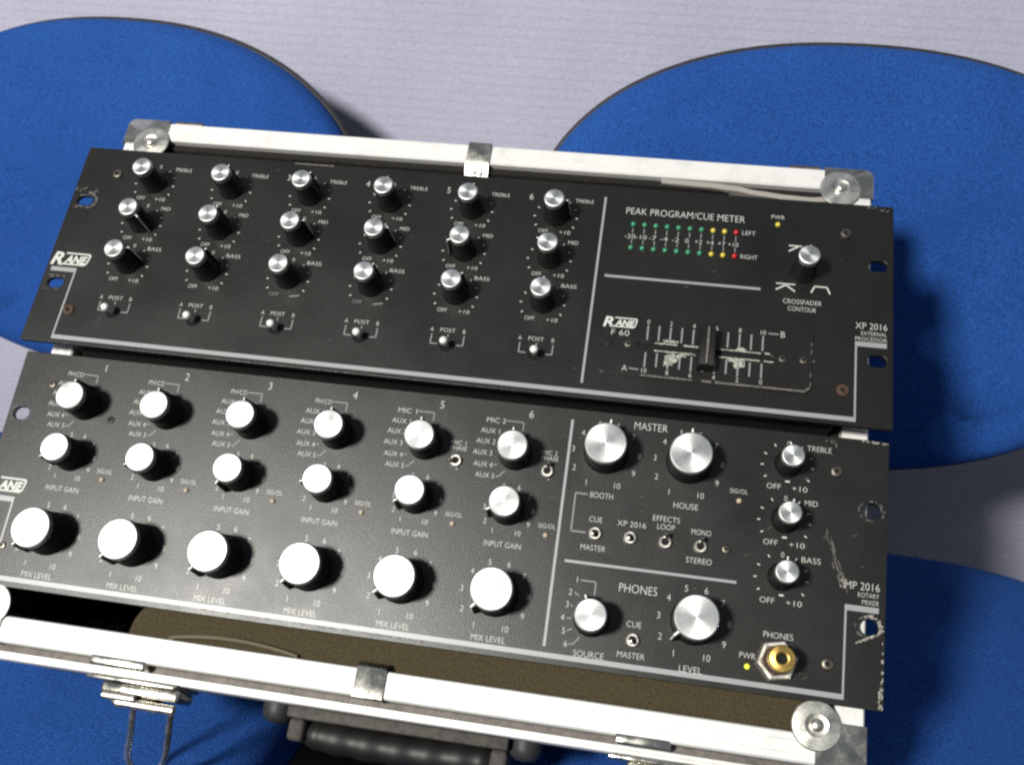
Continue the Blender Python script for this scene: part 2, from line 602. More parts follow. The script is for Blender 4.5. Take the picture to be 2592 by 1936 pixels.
def pad(w, h, n, rows, curve=0.0, seg=112):
    """closed pad: rows of (scale inset in mm, height) from the back rim over the front; curve bends the sides forward"""
    v, f = [], []
    for inset, z in rows:
        for k in range(seg):
            a = 2 * math.pi * k / seg
            x, y = sup(a, max(w - inset, 0.5), max(h - inset * h / w if inset > 40 else h - inset, 0.5), n)
            v.append((x, y, z + curve * (x / w) ** 2))
    m = len(rows)
    for i in range(m - 1):
        for k in range(seg):
            k2 = (k + 1) % seg
            f.append((i * seg + k, i * seg + k2, (i + 1) * seg + k2, (i + 1) * seg + k))
    f.append(tuple(range(seg - 1, -1, -1)))
    f.append(tuple((m - 1) * seg + k for k in range(seg)))
    return v, f

BACK_W, BACK_H, BACK_N = 225, 151, 2.2
def cushion_rows(w, thick, dome):
    rows = [(3, 0.0), (0.4, 2), (0, 6), (0.6, thick * 0.40), (2.4, thick * 0.60), (5.5, thick * 0.76), (10, thick * 0.88), (16, thick * 0.96), (25, thick + dome * 0.10), (36, thick + dome * 0.28)]
    for q in (0.22, 0.4, 0.6, 0.8, 0.92, 0.985):
        rows.append((w * q, thick + dome * (1 - (1 - q) ** 2.2)))
    return rows

me_bc = mesh_of('backrest_cushion', *pad(BACK_W, BACK_H, BACK_N, cushion_rows(BACK_W, 25, 8), 10), M_FABRIC, 60)
me_bs = mesh_of('backrest_shell', *pad(BACK_W + 3.0, BACK_H + 3.0, BACK_N,
        [(120, -26), (60, -25), (20, -20), (6, -12), (1, -4), (0, 0.5), (1.2, 2.5), (5, 2.6)], 10), M_SHELL, 60)
SEAT_W, SEAT_D = 243, 222
me_sc = mesh_of('seat_cushion', *pad(SEAT_W, SEAT_D, 4.2, cushion_rows(SEAT_W, 40, 6)), M_FABRIC, 60)
me_ss = mesh_of('seat_shell', *pad(SEAT_W - 1, SEAT_D - 1, 4.2, [(90, -24), (30, -20), (8, -10), (0, 0), (3, 1)]), M_SHELL, 60)

def chair(label, x, seat_rear, yaw, bx, by, bz, byaw):
    """seat_rear: y of the seat's rear edge; backrest origin given in scene mm"""
    t = thing('office_chair', label, 'chair', (x * MM, (seat_rear - SEAT_D) * MM, 0), (0, 0, math.radians(yaw)), 'blue chairs under the case')
    top = 458
    put('seat_cushion', me_sc, t, (0, 0, top - 46))
    put('seat_shell', me_ss, t, (0, 0, top - 47))
    inv = Matrix.Rotation(-math.radians(yaw), 3, 'Z')
    p = inv @ Vector((bx - x, by - (seat_rear - SEAT_D), 0))
    rec = math.radians(12)
    rot = (math.radians(90) - rec, 0, math.radians(byaw - yaw))
    bc = put('backrest_cushion', me_bc, t, (p.x, p.y, bz), rot)
    put('backrest_shell', me_bs, t, (p.x, p.y, bz), rot)
    # bent flat bar from under the seat up to the backrest
    pts = [(0, 40, top - 78), (0, SEAT_D + 10, top - 78), (0, p.y + 28, top - 66), (0, p.y + 52, top - 30), (p.x * 0.5, p.y + 40, top + 60), (p.x, p.y + 34, bz)]
    put('backrest_bar', mesh_of('backrest_bar', *tube(pts, 11, 12), M_TUBE, 50), t)
    for y in (-150, 150):
        put('seat_frame', mesh_of('seat_frame', *tube([(-170, y, top - 80), (170, y, top - 80)], 11, 12), M_TUBE, 50), t)
    for sx in (-1, 1):
        for sy in (-1, 1):
            put('leg', mesh_of('leg', *tube([(sx * 165, sy * 150, top - 72), (sx * 195, sy * 150, top - 90), (sx * 215, sy * 185, top - 200), (sx * 225, sy * 200, 8)],
                                            11, 12), M_TUBE, 50), t)
    return t

def back_origin(cx, y0, vc, yaw):
    rec = math.radians(12)
    v = Matrix.Rotation(math.radians(yaw), 3, 'Z') @ Vector((0, math.sin(rec) * vc, math.cos(rec) * vc))
    return cx + v.x, y0 + v.y, ORIGIN_Z * 1000 - 133 + v.z

chair('blue upholstered chair on the right, backrest cut off by the right edge', 240, 250, 0, *back_origin(241, 220, 155, 0), 0)
chair('blue upholstered chair on the left, dark rim along its backrest', -312, 282, -3, *back_origin(-356, 288, 141, -3), -3)

# ------------------------------------------------------------------ flight case (frame: x right, y up the panels, z out of the panels)
case = thing('flight_case', 'open aluminium-edged flight case leaning across two blue chairs', 'flight case', (0, 0, ORIGIN_Z), (TILT, 0, 0))
X_IN, Y_TOP, Y_BOT, Z_RIM, Z_BACK = 220.5, 155.5, -150.0, -20.0, -130.0
prof = [(0, -40), (0, -20.8), (0.8, -20), (3.6, -20), (3.85, -20.3), (4.1, -20), (9.3, -20), (9.55, -20.3), (9.8, -20), (12.6, -20), (13.4, -20.8), (13.4, -44), (9, -44), (9, -40)]
front = [(0, -40), (0, -20.8), (0.8, -20), (3.6, -20), (3.85, -20.3), (4.1, -20), (9.3, -20), (9.55, -20.3), (9.8, -20), (12.6, -20), (13.5, -20.8), (13.9, -30.0), (17.2, -30.0), (17.3, -28.6), (17.7, -28.2), (18.9, -28.4), (19.2, -28.8), (19.5, -28.4), (20.9, -28.3), (21.5, -29.2), (21.6, -44), (17, -44), (17, -40)]
xo = X_IN + 13.4
def rail(name, poly, f0, f1):
    bm = bmesh.new()
    v, f = prism(poly, [f0, f1])
    vs = [bm.verts.new(p) for p in v]
    for q in f:
        bm.faces.new([vs[i] for i in q])
    return put('rim_rail', bm_mesh('rim_rail', bm, M_ALU_X, 30), case)
rail('top', prof, lambda o, z: (-xo, Y_TOP + o, z), lambda o, z: (xo, Y_TOP + o, z))
rail('front', front, lambda o, z: (-xo, Y_BOT - o, z), lambda o, z: (xo, Y_BOT - o, z))
put('rim_groove_shade', bbox_mesh('rim_groove_shade', -xo + 1, xo - 1, Y_BOT - 17.1, Y_BOT - 14.0, -29.9, -27.6, M_GROOVE_SHADE, 0.5), case)  # added strip, its dark colour stands in for shade in the front groove
rail('left', prof, lambda o, z: (-X_IN - o, Y_BOT + 0.2, z), lambda o, z: (-X_IN - o, Y_TOP - 0.2, z))
rail('right', prof, lambda o, z: (X_IN + o, Y_BOT + 0.2, z), lambda o, z: (X_IN + o, Y_TOP - 0.2, z))
yt, yb = Y_TOP + 13.4, Y_BOT - 21.6
for nm, b in (('side_panel', (-xo + 1, -xo + 8, yb + 3, yt - 3, Z_BACK, -41)), ('side_panel', (xo - 8, xo - 1, yb + 3, yt - 3, Z_BACK, -41)),
              ('side_panel', (-xo + 8.3, xo - 8.3, yt - 8, yt - 1, Z_BACK, -41)), ('side_panel', (-xo + 8.3, xo - 8.3, yb + 2, yb + 9, Z_BACK, -41)),
              ('back_panel', (-xo + 1.2, xo - 1.2, yb + 3.2, yt - 3.2, Z_BACK - 6, Z_BACK - 0.2))):
    put(nm, bbox_mesh(nm, *b, M_LAMINATE, 0.6), case)
for b in ((-xo, xo, yb, yb + 22, Z_BACK - 7.5, Z_BACK - 6.1), (-xo, xo, yt - 22, yt, Z_BACK - 7.5, Z_BACK - 6.1)):
    put('edge_trim', bbox_mesh('edge_trim', *b, M_ALU_X, 0.4), case)
# lining inside the case
put('foam_lining', bbox_mesh('foam_lining', -X_IN + 1, X_IN - 1, Y_BOT + 14, Y_TOP - 2, -122, -118, M_FOAM_D, 1), case)
for b in ((-X_IN + 0.5, X_IN - 0.5, Y_TOP - 5, Y_TOP - 0.3, -118, -23.5), (-X_IN + 0.3, -X_IN + 5, Y_BOT + 6, Y_TOP - 6, -118, -27), (X_IN - 5, X_IN - 0.3, Y_BOT + 6, Y_TOP - 6, -118, -27)):
    put('foam_lining', bbox_mesh('foam_lining', *b, M_FOAM_D, 1.2), case)
# olive insert along the front wall, round at its left end
ins = [(-140, Y_BOT + 0.4), (X_IN - 0.8, Y_BOT + 0.4), (X_IN - 0.8, Y_BOT + 19), (-124, Y_BOT + 19), (-131, Y_BOT + 17.5), (-136, Y_BOT + 14), (-139, Y_BOT + 8)]
put('foam_insert', plate_mesh('foam_insert', [ins], -60, -25.5, M_FOAM, 0.8), case)
# curled edges of the lining
def ribbon(pts, w, wd, material, nm):
    """strip following pts, width along vector w, thickened"""
    v, f = [], []
    for (x, y, z) in pts:
        for dy, dz in ((0, 0), (w[1], w[2]), (w[1] + wd[1], w[2] + wd[2]), (wd[1], wd[2])):
            v.append((x, y + dy, z + dz))
    for i in range(len(pts) - 1):
        for k in range(4):
            f.append((i * 4 + k, i * 4 + (k + 1) % 4, i * 4 + 4 + (k + 1) % 4, i * 4 + 4 + k))
    f += [(3, 2, 1, 0), tuple(len(v) - 4 + k for k in range(4))]
    return put(nm, mesh_of(nm, v, f, material, 40), case)
pts = []
key = [(112, 155.0), (123, 154.6), (140, 154.2), (155, 153.2), (170, 151.0), (186, 149.6), (200, 149.2), (209, 150.4), (218, 152.0)]
for i in range(33):
    x = 112 + 106 * i / 32
    for (xa, ya), (xb, yb2) in zip(key, key[1:]):
        if xa <= x <= xb:
            t = (x - xa) / (xb - xa)
            t = t * t * (3 - 2 * t)
            pts.append((x, ya + (yb2 - ya) * t, -20.9))
            break
ribbon(pts, (0, -2.7, -0.9), (0, -0.3, -16), M_FLAP, 'lining_edge')
pts = []
for i in range(21):
    t = i / 20
    pts.append((-116 + 70 * t, Y_BOT + 0.2 + 3.4 * math.sin(math.pi * t) ** 0.8, -20.6 - 2.2 * (1 - math.sin(math.pi * t))))
ribbon(pts, (0, 1.6, 0.2), (0, -0.1, -16), M_FLAP2, 'lining_edge')

# corner guards: pressed plate over the corner, a round plate with a rivet
def guard(sx, sy, x_out, y_out, wx, wy):
    """outer corner (x_out, y_out); arms run wx, wy inwards"""
    ro = 5.0
    arc = [(x_out + sx * (1.0 - ro + ro * math.cos(math.radians(q))), y_out + sy * (1.0 - ro + ro * math.sin(math.radians(q)))) for q in range(0, 91, 15)]
    xi, yi = x_out - sx * wx, y_out - sy * wy
    path = [(x_out + sx * 1.0, yi)] + arc + [(xi, y_out + sy * 1.0)]
    out = path + [(xi, yi + sy * 6), (xi + sx * 6, yi)]
    v, f = [], []
    n = len(out)
    for zz, ins_ in ((Z_RIM + 0.15, 0), (Z_RIM + 0.7, 0), (Z_RIM + 1.1, 0.5)):
        for (x, y) in out:
            v.append((x - sx * ins_ * (1 if abs(x - xi) > 8 else 0), y - sy * ins_ * (1 if abs(y - yi) > 8 else 0), zz))
    for i in range(2):
        for k in range(n):
            f.append((i * n + k, i * n + (k + 1) % n, (i + 1) * n + (k + 1) % n, (i + 1) * n + k))
    f += [tuple(range(n - 1, -1, -1)), tuple(2 * n + k for k in range(n))]
    # skirt down the two outer faces
    b0 = len(v)
    m = len(path)
    cxm, cym = x_out - sx * 40, y_out - sy * 40
    for (x, y) in path:
        for zz, th in ((Z_RIM + 0.6, 0), (Z_RIM - 24, 0), (Z_RIM - 24, 0.8), (Z_RIM + 0.1, 0.8)):
            v.append((x - sx * th * (abs(x - xi) > 1), y - sy * th * (abs(y - yi) > 1), zz))
    for i in range(m - 1):
        for k in range(4):
            f.append((b0 + i * 4 + k, b0 + i * 4 + (k + 1) % 4, b0 + i * 4 + 4 + (k + 1) % 4, b0 + i * 4 + 4 + k))
    f += [(b0 + 3, b0 + 2, b0 + 1, b0), tuple(b0 + (m - 1) * 4 + k for k in range(4))]
    bm = bmesh.new()
    vs = [bm.verts.new(p) for p in v]
    for q in f:
        bm.faces.new([vs[i] for i in q])
    return put('corner_guard', bm_mesh('corner_guard', bm, M_CHROME, 35), case)
W_DISC = mesh_of('corner_disc', *lathe([(11.6, 1.0), (11.7, 1.5), (11.2, 2.0), (9.0, 2.35), (5.5, 2.7), (4.2, 2.2), (0.1, 2.2)], 44), M_DISC, 25)
W_RIVET = mesh_of('rivet', *lathe([(3.2, 2.0), (3.1, 3.0), (2.4, 3.9), (1.3, 4.4), (0.05, 4.5)], 20), M_NUT, 60)
for sx, sy, wx, wy, dx, dy in ((-1, 1, 27, 18, -215, 151.5), (1, 1, 27, 19, 216, 155), (1, -1, 22.5, 20, 211.5, -146), (-1, -1, 26, 22, -217, -145.5)):
    g = guard(sx, sy, sx * xo, (yt if sy > 0 else Y_BOT - 13.4), wx, wy)
    d = put('corner_disc', W_DISC, g, (dx, dy, Z_RIM))
    put('rivet', W_RIVET, g, (dx, dy, Z_RIM))

# chrome straps over the rim
def strap(x0, x1, y_out, y_in, s, tab):
    bm = bmesh.new()
    prof_ = [(y_out + s * 1.3, -36), (y_out + s * 1.3, -19.2), (y_out + s * 0.5, -18.6), (y_in, -18.7), (y_in - s * 0.9, -19.2), (y_in - s * (0.9 + tab), -22.5), (y_in - s * (0.9 + tab), -23.4), (y_in - s * 0.4, -20.0), (y_out + s * 0.4, -19.9), (y_out + s * 0.4, -36)]
    v, f = prism(prof_, [lambda o, z: (x0, o, z), lambda o, z: (x1, o, z)])
    vs = [bm.verts.new(p) for p in v]
    for q in f:
        bm.faces.new([vs[i] for i in q])
    return put('rim_clip', bm_mesh('rim_clip', bm, M_CHROME, 30), case)
c1 = strap(-8.5, 6.0, Y_TOP + 13.4, Y_TOP, 1, 8.5)
R_S = mesh_of('rivet', *lathe([(1.5, 0), (1.4, 0.8), (0.8, 1.4), (0.05, 1.5)], 14), M_NUT, 60)
put('rivet', R_S, c1, (-2.5, Y_TOP - 6.0, -21.4)); put('rivet', R_S, c1, (1.6, Y_TOP - 6.6, -21.6))
strap(-13, 2.5, Y_BOT - 13.5, Y_BOT, -1, 2.5)

# hinges at the back edge
for x in (-196, 196):
    h = put('hinge', mesh_of('hinge', *tube([(x - 9, yt + 1.6, -24), (x + 9, yt + 1.6, -24)], 2.3, 12), M_SCREW, 40), case)
    put('hinge_leaf', bbox_mesh('hinge_leaf', x - 9, x + 9, yt + 0.2, yt + 1.4, -44, -24, M_SCREW, 0.2), h)

# latches on the front wall: base plate, cam, and a wire loop hanging straight down
def swing(v):      # scene direction -> case frame
    return Matrix.Rotation(-TILT, 3, 'X') @ Vector(v)
def latch(x0, x1, loop):
    yf = Y_BOT - 21.6
    t = put('latch', bbox_mesh('latch', x0 - 5, x1 - 5, yf - 2.2, yf - 0.1, -58, -24.5, M_CHROME, 0.7), case)
    put('latch_keeper', bbox_mesh('latch_keeper', x0 - 3, x1 - 21, yf + 4.0, yf + 9.5, -28, -19.5, M_CHROME, 1.6, 3), t)
    put('latch_housing', bbox_mesh('latch_housing', x0 + 4, x1 - 2, yf - 8.5, yf - 2.3, -46, -26, M_CHROME, 1.8, 3), t)
    put('latch_lever', bbox_mesh('latch_lever', x0 + 11, x1 - 14, yf - 13, yf - 8.6, -42, -27, M_SCREW, 1.2, 3), t)
    pin = [(x0 + 15, yf - 12, -27), (x1 - 3, yf - 12, -27)]
    put('latch_pin', mesh_of('latch_pin', *tube(pin, 2.6, 14), M_NUT, 40), t)
    put('latch_roller', mesh_of('latch_roller', *tube([(x0 + 8, yf - 9.5, -24.2), (x0 + 25, yf - 9.5, -24.2)], 2.1, 14), M_NUT, 40), t)
    for rx in (x0 - 2, x0 + 3):
        put('rivet', R_S, t, (rx, yf - 1.0, -26.5), (math.radians(35), 0, 0))
    if loop:
        dn = swing((-0.17, 0.0, -1)).normalized()
        a = Vector((x0 + 24.0, yf - 12, -27)); b = Vector((x1 - 4.5, yf - 12, -27))
        n = 12
        pts = [a + dn * 2, a + dn * 20 + Vector((-0.5, 0, 0)), a + dn * 33 + Vector((-1.5, 0, 0))]
        mid = (a + b) / 2 + dn * 50
        hw = (b.x - a.x) / 2
        for k in range(1, n):
            w = math.pi * k / n
            pts.append(Vector((mid.x - 1.2 + dn.x * -12 - hw * math.cos(w) * 0.98, 0, 0)) + Vector((0, (a + dn * 35).y, (a + dn * 35).z)) + dn * (math.sin(w) * 12))
        pts += [b + dn * 33 + Vector((-1.0, 0, 0)), b + dn * 20 + Vector((-0.4, 0, 0)), b + dn * 2]
        put('latch_loop', mesh_of('latch_loop', *tube(pts, 1.75, 12), M_NUT, 60), t)
    return t
latch(-151, -102, True)
latch(121, 166, True)

# carrying handle
yf = Y_BOT - 21.6
dn = swing((0, 0, -1))
hp = put('carry_handle', bbox_mesh('carry_handle', -50, 66, yf - 6.0, yf - 0.1, -84, -38, M_HANDLE, 1.2, 2), case)
for x0, x1 in ((-50, -41), (57, 66)):
    put('handle_bracket', bbox_mesh('handle_bracket', x0, x1, yf - 17, yf - 5.6, -70, -44, M_HANDLE, 2.6, 3), hp)
me = mesh_of('handle_boss', *lathe([(8.6, 0), (8.6, 4), (7.6, 7.0), (5, 9), (0.1, 9.8)], 30), M_SHELL, 40)
for x in (-58, 74):
    o = put('handle_boss', me, hp, (x, yf - 0.2, -50))
    o.rotation_euler = (math.radians(90), 0, 0)
# grip: bar folded against the front wall, ribbed for the fingers
path, rad = [], []
ng = 60
for k in range(ng + 1):
    t = k / ng
    path.append(Vector((-41 + 98 * t, yf - 12.0 - 1.5 * math.sin(math.pi * t), -55)))
    rad.append(8.0 + 0.5 * math.cos(t * 6 * 2 * math.pi) - (2.5 * max(0, abs(t - 0.5) - 0.45) / 0.05))
put('handle_grip', mesh_of('handle_grip', *tube(path, rad, 24), M_RUBBER, 60), hp)

# ------------------------------------------------------------------ rack units
W2, PH = 241.3, 132.6
def rack_panel(parent, slots, extra=()):
    loops = [rrect(-W2, W2, 0.0, PH, 0.8, 3)] + [slot(*s) for s in slots] + list(extra)
    return put('front_panel', plate_mesh('front_panel', loops, -3.0, 0.0, M_PANEL, 0.25), parent)

def logo(parent, x, y, w, h):
    """outlined badge with a tall first letter"""
    p = Print(0.1)
    sl = 0.22
    sk = lambda pts: [(px + sl * (py - y), py) for px, py in pts]
    # open frame: starts and ends at the tall first letter
    def side(e):
        q = [(x - w * 0.22, y + h / 2 - e)]
        r = h * 0.26 - e * 0.6
        for cx, cy, a0 in ((x + w / 2 - e - r, y + h / 2 - e - r, 90), (x + w / 2 - e - r, y - h / 2 + e + r, 0)):
            q += [(cx + r * math.cos(math.radians(a0 - 15 * k)), cy + r * math.sin(math.radians(a0 - 15 * k))) for k in range(7)]
        return q + [(x - w * 0.30, y - h / 2 + e)]
    oo, ii = sk(side(0)), sk(side(h * 0.12))
    for k in range(len(oo) - 1):
        p.poly([oo[k], oo[k + 1], ii[k + 1], ii[k]])
    p.text('R', x - w / 2, y, h, w * 0.34, 'l', 0.03, sl)
    p.text('ANE', x - w * 0.15, y - h * 0.03, h * 0.60, w * 0.575, 'l', 0.045, sl)
    return p.build('printed_badge', M_PRINT, parent)

def frame_graphics(parent, yb_, yt_):
    g = Print(0.08)
    g.poly([(-222.9, yb_), (222.9, yb_), (222.9, yt_), (-222.9, yt_)])
    for s in (-1, 1):
        g.line(s * 222.4, yt_, s * 222.4, 45.2, 1.0)
        a, b = sorted((s * 221.9, s * 238.0))
        g.poly([(a, 45.2), (b, 45.2), (b, 48.0), (a, 48.0)])
    return g

# ---- upper unit
upper = thing('rack_processor', 'upper black rack unit with LED meter, crossfader and eighteen channel knobs', 'audio mixer', (0, 0, ORIGIN_Z), (TILT, 0, 0))
rack_panel(upper, [(-232.3, 94.4, 10.2, 6.9), (-232.3, 37.9, 10.2, 6.9), (233.2, 94.2, 10.2, 6.9), (233.2, 37.4, 10.2, 6.9)])
put('chassis', bbox_mesh('chassis', -214, 214, 2.5, 130, -116, -3.1, M_CHASSIS, 0.8), upper)
CX = [-191.4 + 49.2 * k for k in range(6)]
ROW = [109.6, 81.6, 53.8]
tx = Print(0.1)
dim = Print(0.09)
ANG = [[168, 72, 62, 85, 75, 8], [-38, 68, 18, 18, 200, 150], [22, 60, 120, 60, 48, 85]]
for k, cx in enumerate(CX):
    if k > 1:
        tx.text(str(k + 1), cx - 15.6, 121.4, 3.9)
    for r, ry in enumerate(ROW):
        knob(K_SMALL, upper, cx, ry, ANG[r][k])
        tx.text(('TREBLE', 'MID', 'BASS')[r], cx + (15.4, 12.2, 13.2)[r], ry + 11.3, 2.3, (10.6, 5.6, 8.4)[r])
        tx.text('0', cx + 0.4, ry + 12.6, 2.4)
        if not (r == 2 and k in (2, 3)):
            tx.text('OFF', cx - 6.0, ry - 10.3, 2.3, 5.4)
            tx.text('+10', cx + 6.4, ry - 10.4, 2.3, 6.2)
        else:
            dim.text('OFF', cx - 6.0, ry - 10.3, 2.1, 5.4)
            dim.line(cx + 3.5, ry - 11, cx + 9.0, ry - 9.9, 0.7)
        for dx, dy in ((-10.4, 5.0), (-12.1, -0.8), (-10.7, -6.7), (10.7, -6.7), (12.0, -0.7), (10.8, 5.0), (7.0, 9.6), (-7.0, 9.6)):
            q = math.hypot(dx, dy)
            tx.line(cx + dx * (1 - 0.6 / q), ry + dy * (1 - 0.6 / q), cx + dx * (1 + 0.7 / q), ry + dy * (1 + 0.7 / q), 0.6)
    tx.text('A', cx - 9.4, 31.2, 2.3)
    tx.text('POST', cx - 0.5, 31.3, 2.3, 8.4)
    tx.text('B', cx + 8.7, 31.2, 2.3)
    for s in (-1, 1):
        dim.line(cx + s * 9.1, 28.6, cx + s * 9.1, 22.4, 0.7)
        dim.line(cx + s * 9.1, 22.7, cx + s * 5.2, 22.7, 0.7)
    dim.line(cx, 29.0, cx, 27.2, 0.7)
    w = put('assign_switch', A_RECESS, upper, (cx, 22.6, 0))
    tilt = [(-4, 4), (-2, 6), (0, 6), (2, 6), (-2, 5), (1, 6)][k]
    put('switch_lever', A_LEVER, w, (0, 0, 0), (math.radians(8), math.radians(tilt[0] * 0.7), 0))
# meter
tx.text('PEAK PROGRAM/CUE METER', 127.6, 117.0, 4.2, 66.4)
DB = ['-20', '-10', '-7', '-4', '-2', '0', '+2', '+4', '+7', '+10']
for i, s in enumerate(DB):
    x = 99.2 + 6.37 * i
    c = 'g' if i < 7 else ('y' if i < 9 else 'r')
    put('led', LED[c], upper, (x, 108.2, 0))
    put('led', LED[c], upper, (x, 93.0, 0))
    dim.line(x, 105.8, x, 102.4, 0.55)
    dim.line(x, 98.4, x, 95.6, 0.55)
    tx.text(s, x - 1.2, 100.3, 2.7, {1: 1.9, 2: 4.0, 3: 5.6}[len(s)] if s not in ('-20', '-10') else 6.0)
tx.text('LEFT', 163.5, 108.4, 2.6, 7.2)
tx.text('RIGHT', 164.4, 93.2, 2.6, 9.2)
tx.text('PWR', 178.9, 120.3, 2.5, 7.2)
put('led', LED['y'], upper, (179.0, 115.4, 0))
# section lines
g = frame_graphics(upper, 2.3, 4.8)
g.line(81.7, 8.4, 81.7, 125.0, 1.3)
g.line(86.6, 74.0, 171.6, 74.0, 1.5)
g.build('printed_lines', M_TRIM, upper)
# crossfader contour
knob(K_SMALL, upper, 193.9, 86.8, 82)
for (x, y, k) in ((184.9, 76.6, 1), (203.4, 76.6, 0), (186.6, 101.3, 2)):
    if k == 0:
        tx.line(x - 5, y - 2.2, x - 3.2, y + 1.9, 0.8); tx.line(x - 3.4, y + 1.8, x + 3.4, y + 1.8, 0.8); tx.line(x + 3.2, y + 1.9, x + 5, y - 2.2, 0.8)
    elif k == 1:
        tx.line(x - 5.2, y + 1.9, x + 5.0, y + 1.9, 0.7); tx.line(x - 5.2, y - 2.0, x + 0.6, y + 1.6, 0.8); tx.line(x - 0.4, y + 1.6, x + 5.0, y - 2.3, 0.8)
    else:
        tx.line(x - 1.0, y + 1.4, x + 6, y + 1.4, 0.8); tx.line(x - 1.0, y - 2.2, x + 4.0, y + 1.0, 0.8)
tx.text('CROSSFADER', 194.0, 68.1, 2.7, 20.2)
tx.text('CONTOUR', 194.0, 63.8, 2.7, 14.8)
# model lettering
tx.text('XP 2016', 238.2, 57.3, 3.7, 16.2, 'r')
tx.text('EXTERNAL', 238.0, 53.0, 2.2, 13.0, 'r')
tx.text('PROCESSOR', 238.2, 49.7, 2.2, 16.2, 'r')
logo(upper, -227.4, 53.8, 22.6, 8.3)
tx.build('printed_lettering', M_PRINT, upper, kind='stuff')
dim.build('printed_marks', M_PRINT_G, upper, kind='stuff')
# crossfader plate
fader = put('crossfader_plate', plate_mesh('crossfader_plate', [rrect(89.6, 200.4, 15.2, 51.4, 3.2, 5), slot(144.2, 33.0, 71.4, 3.2, 5)], 0.12, 0.95, M_PANEL, 0.25), upper)
put('fader_slot', mesh_of('fader_slot', *box(107.5, 181, 30.6, 35.4, 0.02, 0.10), M_DARK), fader)
fp = Print(1.03)
fd = Print(1.0)
for i in range(11):
    x = 113.6 + 6.08 * i
    if i != 6:
        fd.line(x, 36.6, x, 45.4 if i % 2 == 0 else 45.6, 0.95)
    fd.line(x, 20.6 if i % 2 == 0 else 21.2, x, 29.3, 0.95)
    if i % 2 == 0:
        fp.text(str(i), x, 47.4, 2.5)
        fp.text(str(10 - i), x, 18.6, 2.5)
fp.text('A', 103.3, 19.0, 3.3)
fp.text('B', 184.6, 47.2, 3.5)
fd.line(105.6, 19.2, 110.8, 18.9, 0.8)
fd.line(177.0, 47.2, 182.4, 47.2, 0.8)
fp.text('F 60', 99.0, 39.5, 3.3, 9.6)
fp.build('printed_lettering', M_PRINT, fader, kind='stuff')
fd.build('printed_marks', M_PRINT_G, fader, kind='stuff')
lb = logo(fader, 98.6, 45.6, 17.4, 6.0)
lb.location.z = 0.98 * MM
rg = random.Random(3)
fc = Print(0.985)
for cx, cy, rx, ry, an in ((127.5, 27.0, 3.6, 3.4, 20), (125.4, 24.6, 2.4, 2.2, 40), (131.0, 28.6, 4.0, 1.4, 25), (162.4, 27.6, 3.4, 2.6, 60), (161.0, 29.6, 5.4, 1.2, 0), (126, 37.0, 4.4, 0.8, 0), (163.5, 36.4, 3.0, 0.9, 0), (136, 30.4, 4.0, 0.5, 8)):
    fc.blob(cx, cy, rx * 0.8, ry * 0.8, an, 34, 0.22, rg)
    for q in range(7):
        w_ = rg.uniform(0, 2 * math.pi)
        fc.blob(cx + rx * 0.9 * math.cos(w_), cy + ry * 0.9 * math.sin(w_), rg.uniform(0.25, 0.9), rg.uniform(0.2, 0.5), rg.uniform(0, 180), 9, 0.35, rg)
for x0, x1, y in ((118, 141, 35.25), (150, 178, 35.2), (116, 140, 30.75), (152, 180, 30.75)):
    n = 12
    for k in range(n):
        if rg.random() < 0.88:
            fc.line(x0 + (x1 - x0) * k / n, y + rg.uniform(-.12, .12), x0 + (x1 - x0) * (k + 1.15) / n, y + rg.uniform(-.12, .12), rg.uniform(0.45, 0.95))
fc.build('chipped_paint', M_CHIP, fader, kind='stuff')
fw = Print(0.975)
for x0, x1 in ((112, 139), (144, 149), (151, 196.6)):
    n = max(3, int((x1 - x0) / 3))
    for k in range(n):
        fw.line(x0 + (x1 - x0) * k / n, 15.9 + rg.uniform(-.08, .08), x0 + (x1 - x0) * (k + 1.1) / n, 15.9 + rg.uniform(-.08, .08), rg.uniform(0.8, 1.25))
fw.line(196.6, 15.9, 199.5, 18.4, 0.9)
for y0 in (19, 24, 37, 42):
    fw.line(199.7, y0, 199.7, y0 + rg.uniform(2, 4.5), rg.uniform(0.35, 0.6))
fw.build('worn_edge', M_SCUFF, fader, kind='stuff')
# fader cap
fcm = bmesh.new()
prof_c = [(-11.5, 1.6), (-11.5, 6.4), (-10.8, 8.6), (-9.0, 9.4), (9.0, 9.4), (10.8, 8.6), (11.5, 6.4), (11.5, 1.6)]
v, f = prism(prof_c, [lambda o, z: (-4.6 + 0.12 * (z - 1.6), o, z), lambda o, z: (4.6 - 0.12 * (z - 1.6), o, z)])
vs = [fcm.verts.new(p) for p in v]
for q in f:
    fcm.faces.new([vs[i] for i in q])
fk = put('fader_knob', bm_mesh('fader_knob', fcm, M_KNOB, 30), fader, (145.4, 33.0, 0))
put('fader_ridge', bbox_mesh('fader_ridge', -0.6, 0.6, -10.6, 10.6, 9.0, 10.4, M_SCUFF, 0.3), fk)
put('fader_stem', bbox_mesh('fader_stem', -2, 2, -1.2, 1.2, 0.1, 1.7, M_DARK, 0.1), fk)
for x, y, m_ in ((93.2, 32.8, S_DARK), (103.8, 33.2, S_SMALL), (184.8, 33.1, S_SMALL), (195.6, 33.4, S_SMALL)):
    s = screw(m_, fader, x, y, 0.95)
for x, y, m_ in ((-217.0, 114.4, S_BIG), (-217.8, 20.8, S_RUST), (215.8, 112.9, S_BIG), (216.1, 19.0, S_RUST)):
    screw(m_, upper, x, y, 0, x)
